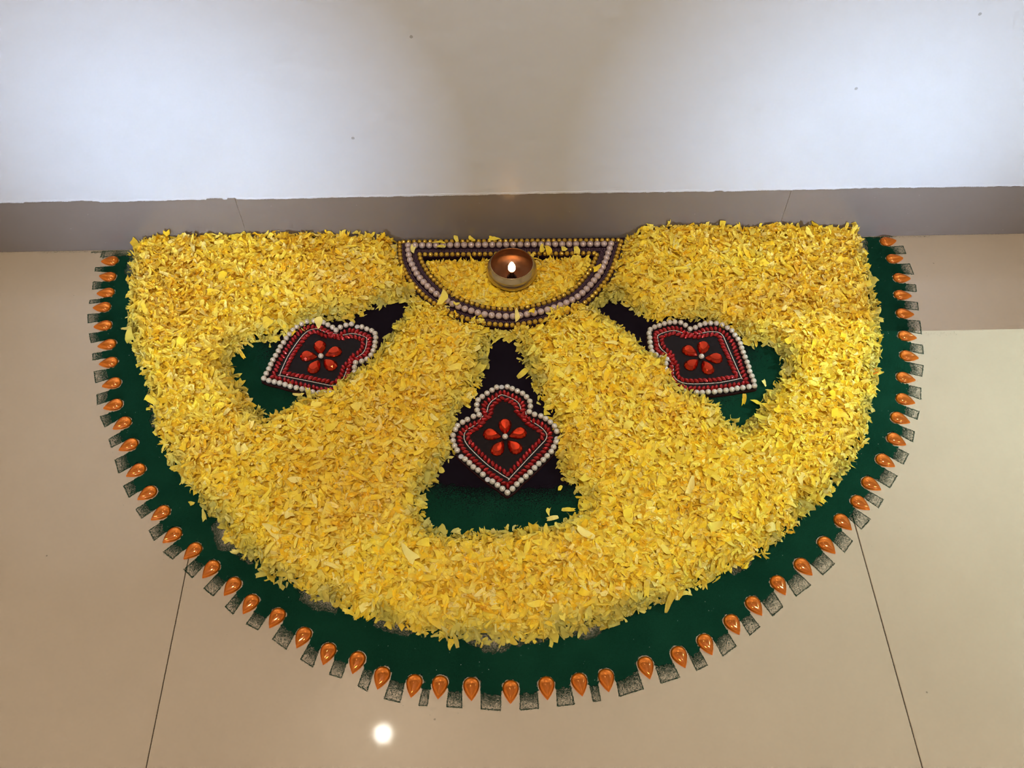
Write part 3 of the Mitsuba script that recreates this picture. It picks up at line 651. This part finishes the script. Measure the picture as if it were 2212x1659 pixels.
# ---------------------------------------------------------------- petals
YELLOWS = np.array([[0.94, 0.745, 0.075], [0.94, 0.69, 0.045], [0.94, 0.79, 0.14], [0.95, 0.83, 0.27], [0.93, 0.63, 0.035], [0.94, 0.765, 0.095]])
NU, NV = 7, 3
def petal_mesh(n, rng, L, Wd, kind, flat=0.0):
    """n curled, cut petals in their own frames: (n, NU, NV, 3); base at -x, tip at +x"""
    u = np.linspace(0, 1, NU)[None, :, None]
    v = np.linspace(-1, 1, NV)[None, None, :]
    k = kind[:, None, None]
    fan = 0.22 + 0.78 * np.minimum(1, u * 1.35) ** 0.8 - 0.10 * np.maximum(0, u - 0.8) / 0.2
    strip = 0.70 + 0.30 * np.sin(math.pi * u)
    lens = np.sin(math.pi * (0.13 + 0.74 * u)) ** 0.7
    w = np.where(k == 0, fan, np.where(k == 1, strip, lens)) * np.ones_like(v)
    skew = rng.normal(0, 0.18, (n, 1, 1))
    notch = np.where((u == 1) & (v == 0), rng.uniform(-0.16, 0.06, (n, 1, 1)), 0) + np.where((u == 1) & (v != 0), rng.normal(0, 0.05, (n, 1, NV)), 0)
    bend = rng.normal(0, 0.95, (n, 1, 1)) * (1 - flat)
    th = bend * (u - 0.5) * 2
    x = np.where(np.abs(bend) < 1e-3, (u - 0.5), np.sin(th) / np.where(np.abs(bend) < 1e-3, 1, 2 * bend))
    z = np.where(np.abs(bend) < 1e-3, 0 * u, (1 - np.cos(th)) / np.where(np.abs(bend) < 1e-3, 1, 2 * bend))
    Lr, Wr = L[:, None, None], Wd[:, None, None]
    curl = rng.normal(0.25, 0.45, (n, 1, 1)) * (1 - flat) * (0.5 + u)
    X = (x + notch) * Lr + skew * v * w * Wr * (u - 0.3)
    Y = v * w * Wr * 0.5 * np.maximum(0.55, 1 - 0.35 * np.abs(curl)) + rng.normal(0, 0.10, (n, 1, 1)) * Lr * (u - 0.5) ** 2 * 2
    Z = z * Lr + curl * (v ** 2) * w * Wr * 0.5
    tw = rng.normal(0, 0.5, (n, 1, 1)) * (1 - flat) * (u - 0.5)
    Y, Z = Y * np.cos(tw) - Z * np.sin(tw), Y * np.sin(tw) + Z * np.cos(tw)
    wav = rng.normal(0, 0.05, (n, NU, NV)) * Wr
    return np.stack([X + wav * 0.4, Y, Z + wav], -1)

def rotate_into(P, yaw, pitch, roll, normal=None):
    def rot(P, a, i, j):
        c, s = np.cos(a)[:, None, None], np.sin(a)[:, None, None]
        Q = P.copy()
        Q[..., i], Q[..., j] = P[..., i] * c - P[..., j] * s, P[..., i] * s + P[..., j] * c
        return Q
    P = rot(P, roll, 1, 2); P = rot(P, pitch, 2, 0); P = rot(P, yaw, 0, 1)
    if normal is not None:                                   # lean with the slope of the heap
        nz = normal / np.linalg.norm(normal, axis=1, keepdims=True)
        t1 = np.cross([0, 1.0, 0], nz); t1 /= np.linalg.norm(t1, axis=1, keepdims=True)
        t2 = np.cross(nz, t1)
        P = P[..., 0:1] * t1[:, None, None] + P[..., 1:2] * t2[:, None, None] + P[..., 2:3] * nz[:, None, None]
    return P

gi = np.arange(NU * NV).reshape(NU, NV)
q4 = np.stack([gi[:-1, :-1], gi[1:, :-1], gi[1:, 1:], gi[:-1, 1:]], -1).reshape(-1, 4)
PF = np.vstack([q4[:, [0, 1, 2]], q4[:, [0, 2, 3]]])

class Heap:
    """a height field over a polygon"""
    def __init__(self, poly, top, width, step=0.002, seed=0, lift=None):
        self.poly, self.step = poly, step
        x0, y0, x1, y1 = poly.bounds
        self.x0, self.y0 = x0 - 0.01, y0 - 0.01
        nx, ny = int((x1 - x0 + 0.02) / step), int((y1 - y0 + 0.02) / step)
        gx, gy = np.meshgrid(self.x0 + (np.arange(nx) + 0.5) * step, self.y0 + (np.arange(ny) + 0.5) * step)
        inside = shapely.contains_xy(poly, gx, gy)
        d = ndimage.distance_transform_edt(inside) * step
        g3 = np.stack([gx, gy, gx * 0], -1)
        top = top * (0.72 + 0.56 * meshkit.fbm(g3 * 16, 3, seed)) * (0.9 + 0.25 * np.clip((gy - 0.72) / 0.25, 0, 1))
        s = np.clip(d / width, 0, 1)
        h = top * np.sqrt(1 - (1 - s) ** 2)
        if lift is not None:
            for pl, z in lift:
                h = np.where(inside & shapely.contains_xy(pl, gx, gy), np.maximum(h, z), h)
        self.inside, self.d = inside, d
        self.h = ndimage.gaussian_filter(np.where(inside, h, 0), 1.2) * np.where(inside, 1, 0.6)
        self.gy, self.gx = np.gradient(ndimage.gaussian_filter(self.h, 2.0), step)
    def at(self, grid, p):
        i = np.clip(((p[:, 1] - self.y0) / self.step - 0.5), 0, grid.shape[0] - 1)
        j = np.clip(((p[:, 0] - self.x0) / self.step - 0.5), 0, grid.shape[1] - 1)
        return ndimage.map_coordinates(grid, [i, j], order=1)
    def core(self, drop):
        ny, nx = self.h.shape
        z = np.maximum(self.h - drop, 0.0004)
        on = ndimage.binary_erosion(self.inside, iterations=2) & (self.h > drop * 0.6)
        X, Y = np.meshgrid(self.x0 + (np.arange(nx) + 0.5) * self.step, self.y0 + (np.arange(ny) + 0.5) * self.step)
        on &= Y < WALL_Y - 0.003
        s = 2
        X, Y, z, on = X[::s, ::s], Y[::s, ::s], z[::s, ::s], on[::s, ::s]
        ids = np.arange(X.size).reshape(X.shape)
        cell = on[:-1, :-1] & on[1:, :-1] & on[:-1, 1:] & on[1:, 1:]
        a, b, c, d = ids[:-1, :-1][cell], ids[:-1, 1:][cell], ids[1:, 1:][cell], ids[1:, :-1][cell]
        f = np.vstack([np.stack([a, b, c], 1), np.stack([a, c, d], 1)])
        v = np.stack([X, Y, z], -1).reshape(-1, 3)
        used, inv = np.unique(f, return_inverse=True)
        return v[used], inv.reshape(f.shape)

def petals_on(heap, n, rng, big=False, spread=0.0072, above=0.0, rim=None, zmin=0.0016, keep_out=None):
    p = sample_in(heap.poly.intersection(box(-2, -1, 2, WALL_Y - 0.002)), n, rng) if rim is None else rim
    if keep_out is not None: p = p[~shapely.contains_xy(keep_out, p[:, 0], p[:, 1])]
    n = len(p)
    kind = rng.choice(3, n, p=[0.46, 0.36, 0.18])
    size = rng.uniform(0.46, 1.30, n) * np.where(rng.uniform(0, 1, n) < 0.10, 1.35, 1.0)
    if big: size = rng.uniform(1.20, 1.65, n)
    L = 0.0135 * size * rng.uniform(0.8, 1.25, n)
    Wd = np.where(kind == 0, 0.0082, np.where(kind == 1, 0.0044, 0.0056)) * size * rng.uniform(0.75, 1.25, n)
    P = petal_mesh(n, rng, L, Wd, kind, 0.25 if big else 0.0)
    h = heap.at(heap.h, p)
    nrm = np.stack([-heap.at(heap.gx, p) * 0.8, -heap.at(heap.gy, p) * 0.8, np.ones(n)], 1)
    sd = 0.28 if big else 0.50
    P = rotate_into(P, rng.uniform(0, 2 * math.pi, n), rng.normal(0, sd, n), rng.normal(0, sd, n), nrm)
    z = h - np.abs(rng.normal(0, spread, n)) + above + rng.uniform(0, 0.002, n)
    z = np.maximum(z, rng.uniform(0.001, 0.004, n))
    P = P + np.concatenate([p, z[:, None]], 1)[:, None, None, :]
    low = P[..., 2].reshape(n, -1).min(1)
    P[..., 2] += np.maximum(0, zmin - low)[:, None, None]
    P[..., 1] = np.minimum(P[..., 1], WALL_Y - 0.0016 - 0.0015 * (P[..., 2] > 0.09))
    return P, p

def petal_colours(p, n, rng, dust_shade):
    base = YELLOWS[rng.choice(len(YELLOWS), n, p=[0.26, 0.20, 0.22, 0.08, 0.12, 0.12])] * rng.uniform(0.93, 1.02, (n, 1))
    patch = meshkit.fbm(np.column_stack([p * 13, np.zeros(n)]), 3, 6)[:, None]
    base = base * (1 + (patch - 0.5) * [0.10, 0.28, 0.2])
    dust_shade_rgb = np.array([0.44, 0.43, 0.13]) * rng.uniform(0.75, 1.2, (n, 1))  # powder colour, with edge shade and green bounce painted in
    return np.clip(base * (1 - dust_shade[:, None]) + dust_shade_rgb * dust_shade[:, None], 0.005, 0.97)

def as_mesh(P, col, rng):
    n = len(P)
    v = P.reshape(-1, 3)
    f = (PF[None] + (np.arange(n) * NU * NV)[:, None, None]).reshape(-1, 3)
    u = np.linspace(0, 1, NU)[None, :, None, None]
    c = col[:, None, None, :] * np.array([1.0, 1.0, 1.0]) * (0.93 + 0.10 * u) * np.ones((1, 1, NV, 1))
    pale = np.array([0.93, 0.83, 0.36])
    c = c * (1 - 0.22 * (1 - u) ** 2) + pale * 0.22 * (1 - u) ** 2 * (col[:, None, None, :1] / 0.93)
    return v, f, np.clip(c, 0, 0.97).reshape(-1, 3)

def powder_and_rim_shade(p, rng):
    """green tint on a petal: clinging powder plus painted-in shade, most at the rims"""
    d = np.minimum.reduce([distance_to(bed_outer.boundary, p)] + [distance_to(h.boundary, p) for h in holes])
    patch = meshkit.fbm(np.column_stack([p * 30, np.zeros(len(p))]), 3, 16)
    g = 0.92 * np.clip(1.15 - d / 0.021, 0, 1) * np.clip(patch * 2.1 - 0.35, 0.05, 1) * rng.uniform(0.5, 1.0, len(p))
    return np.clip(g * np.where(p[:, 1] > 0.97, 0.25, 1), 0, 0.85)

rng = np.random.default_rng(101)
cut = board_poly.buffer(0.0).union(frame_line)
lobes = unary_union([Point(-0.085, 0.852).buffer(0.014), Point(0.120, 0.847).buffer(0.013), Point(-0.03, 0.828).buffer(0.010), Point(0.085, 0.838).buffer(0.014), Point(-0.149, 0.93).buffer(0.012), Point(0.19, 0.93).buffer(0.014)])
bed_poly = unary_union([bed_outer.difference(frame_line.buffer(0.0215, join_style='mitre')), bed_outer.intersection(lobes)])
for h in holes: bed_poly = bed_poly.difference(h)
bed_poly = bed_poly.buffer(0)
lift = [(mp, 0.0150) for mp in medal_polys] + [(frame_line.buffer(0.0185), 0.0165)]
bed = Heap(bed_poly, 0.0265, 0.034, seed=3, lift=lift)

def build_bed(key, heap, n, rng, rim_n, label, core_drop, keep_out=None, sink=0.0072):
    P, p = petals_on(heap, n, rng, keep_out=keep_out, spread=sink)
    if keep_out is not None:                                 # nothing may poke through the lamp standing there
        c_ = np.array([keep_out.centroid.x, keep_out.centroid.y])
        dd = P[..., :2] - c_
        rr = np.linalg.norm(dd, axis=-1, keepdims=True)
        lim = np.interp(P[..., 2:3], [0, 0.0125, 0.0175, 0.024, 0.031, 0.037, 0.047], [0.0, 0.0215, 0.0305, 0.0365, 0.0388, 0.0382, 0.0335])
        P[..., :2] = c_ + dd * np.maximum(1.0, lim / np.maximum(rr, 1e-6))
    parts = [as_mesh(P, petal_colours(p, len(P), rng, powder_and_rim_shade(p, rng)), rng)]
    if rim_n:
        b = heap.poly.boundary
        s = rng.uniform(0, b.length, rim_n)
        rim = np.array([[q.x, q.y] for q in shapely.line_interpolate_point(b, s)]) + rng.normal(0, 0.0035, (rim_n, 2))
        rim = rim[rim[:, 1] < WALL_Y - 0.004]
        P, p = petals_on(heap, 0, rng, rim=rim, spread=0.003)
        parts.append(as_mesh(P, petal_colours(p, len(P), rng, powder_and_rim_shade(p, rng)), rng))
    cv, cf = heap.core(core_drop)
    if keep_out is not None: cv = cv * [1, 1, 0.9]
    cc = np.tile([[0.80, 0.56, 0.04]], (len(cv), 1))
    parts.append((cv, cf, cc))
    V, F, C, at_ = [], [], [], 0
    for v, f, c in parts:
        V.append(v); F.append(f + at_); C.append(c); at_ += len(v)
    m = trimesh.Trimesh(np.vstack(V), np.vstack(F), process=False)
    put(key, mikit.ply(m, 'mat_petal', smooth=True, color=np.vstack(C)))
    tag(key, label, 'flower petals', None, 'stuff')

build_bed(key_for('petal_bed'), bed, 37000, rng, 2600, 'thick bed of chopped yellow flower petals filling the half circle inside the green band', 0.0085)
inner_poly = frame_line.buffer(-0.0225).intersection(box(-1, 0, 1, 0.9515))
frame_bed = Heap(inner_poly, 0.0135, 0.016, seed=9)
build_bed(key_for('petal_bed'), frame_bed, 3600, rng, 0, 'yellow petals inside the beaded half-moon frame under the oil lamp', 0.0065, Point(LAMP[0], LAMP[1]).buffer(0.022), 0.004)

# single petals that lie on top of the beds
def lone(P, col, label, group, name='yellow_petal'):
    v, f, c = as_mesh(P[None], col[None], rng)
    k = key_for(name)
    put(k, mikit.ply(trimesh.Trimesh(v, f, process=False), 'mat_petal', smooth=True, color=c))
    tag(k, label, 'petal', group)

SINGLE = [  # x, y, z, length, width, kind, label
    (-283, 727, 2, 14, 7, 0, 'torn yellow petal on green powder below the left medallion, nearer its tip'),
    (-273, 713, 2, 17, 7, 1, 'pale notched petal on green powder below the left medallion, further from its tip'),
    (333, 689, 2, 17, 7, 1, 'folded yellow petal on green powder below the right medallion'),
    (365, 717, 2, 12, 7, 0, 'small yellow petal on green powder right of the right medallion, nearer its edge stones'),
    (370, 704, 2, 9, 6, 0, 'small yellow scrap on green powder right of the right medallion, nearer viewer'),
    (-54, 505, 2, 8, 5, 2, 'tiny yellow scrap on green powder at the left below the middle medallion'),
    (62, 515, 2, 18, 6, 1, 'twisted petal on green powder at the right below the middle medallion, nearer viewer'),
    (58, 525, 2, 13, 7, 0, 'curled petal on green powder at the right below the middle medallion, farther from viewer'),
    (84, 526, 3, 20, 7, 2, 'long thin petal leaning on the rim right below the middle medallion'),
    (75, 559, 2, 11, 5, 2, 'lone narrow petal on dark powder right of the middle medallion tip'),
    (-62, 752, 2, 16, 11, 0, 'broad yellow petal on black powder left above the middle medallion'),
    (-38, 989, 16, 15, 12, 0, 'rounded petal on the top gold beads of the half-moon frame, left of the lamp'),
    (-61, 991, 16, 14, 7, 2, 'narrow petal on the gold beads at the top of the half-moon frame, furthest left'),
    (-2, 990, 16, 19, 8, 0, 'folded petal on the gold beads at the top of the half-moon frame, behind the lamp'),
    (-88, 979, 20, 20, 8, 0, 'upright petal across the pearl row at the upper left of the half-moon frame'),
    (-83, 970, 19, 17, 8, 2, 'petal across the small beads at the upper left of the half-moon frame'),
    (-126, 966, 21, 15, 10, 0, 'petal on the pearls at the upper left corner of the half-moon frame'),
    (-76, 866, 20, 22, 16, 0, 'broad petal covering a pearl at the lower left of the half-moon frame'),
    (-58, 855, 20, 12, 8, 2, 'petal on a pearl at the lower left of the half-moon frame, beside the broad one'),
    (28, 832, 19, 22, 8, 0, 'upright petal across the pearls at the lowest point of the half-moon frame'),
    (50, 837, 20, 12, 8, 0, 'small petal between two pearls right of the lowest point of the half-moon frame'),
    (70, 966, 16, 20, 11, 0, 'notched petal on the inner gold beads right behind the lamp'),
    (79, 962, 16, 20, 11, 0, 'bent petal on the inner gold beads at the right behind the lamp'),
    (122, 962, 16, 21, 11, 0, 'broad bright petal on the inner gold beads at the upper right of the frame'),
    (103, 965, 16, 14, 10, 0, 'petal lying flat on the inner gold beads at the upper right of the frame'),
    (151, 925, 16, 17, 9, 0, 'petal on the inner gold beads at the right side of the half-moon frame'),
    (-254, 828, 14, 22, 14, 0, 'broad yellow petal lying over the upper pearls of the left medallion'),
    (559, 925, 4, 22, 12, 2, 'pale petal on the green band at the upper right of the bed'),
    (-531, 836, 3, 20, 10, 2, 'pale petal sticking out on the green band at the left of the bed'),
]
col_rng = np.random.default_rng(55)
for x, y, z, L, W_, kd, lab in SINGLE:
    P = petal_mesh(1, col_rng, np.array([L / 1000]), np.array([W_ / 1000]), np.array([kd]), 0.35)
    P = rotate_into(P, col_rng.uniform(0, 6.28, 1), col_rng.normal(0, 0.22, 1), col_rng.normal(0, 0.22, 1))[0]
    P = P + np.array([x, y, 0]) / 1000
    P[..., 2] += z / 1000 - P[..., 2].min() + 0.0006
    P[..., 1] = np.minimum(P[..., 1], WALL_Y - 0.0016)
    lone(P, YELLOWS[col_rng.integers(0, 4)] * 0.98, lab, None)
P = petal_mesh(1, col_rng, np.array([0.018]), np.array([0.011]), np.array([0]), 0.2)
P = rotate_into(P, np.array([0.5]), np.array([0.2]), np.array([0.3]))[0] + np.array([0.5165, 0.727, 0.008])
lone(P, np.array([0.80, 0.24, 0.02]), 'orange petal at the right rim of the yellow petal bed', None, 'orange_petal')

top_n = 270
P, p = petals_on(bed, top_n * 3, np.random.default_rng(202), big=True, spread=0.0006, above=0.0022)
d = distance_to(bed_poly.boundary, p)
ok = np.flatnonzero(d > 0.008)
chosen = []
for i in ok:                                                 # keep them apart
    if all(np.hypot(*(p[i] - p[j])) > 0.021 for j in chosen): chosen.append(i)
    if len(chosen) == top_n: break
cc = petal_colours(p, len(p), np.random.default_rng(203), powder_and_rim_shade(p, np.random.default_rng(204)) * 0.5) * 1.02
for i in chosen:
    lone(P[i], np.clip(cc[i], 0, 0.97), 'whole yellow petal lying loose on top of the thick petal bed', 'whole petals on top of the petal bed')
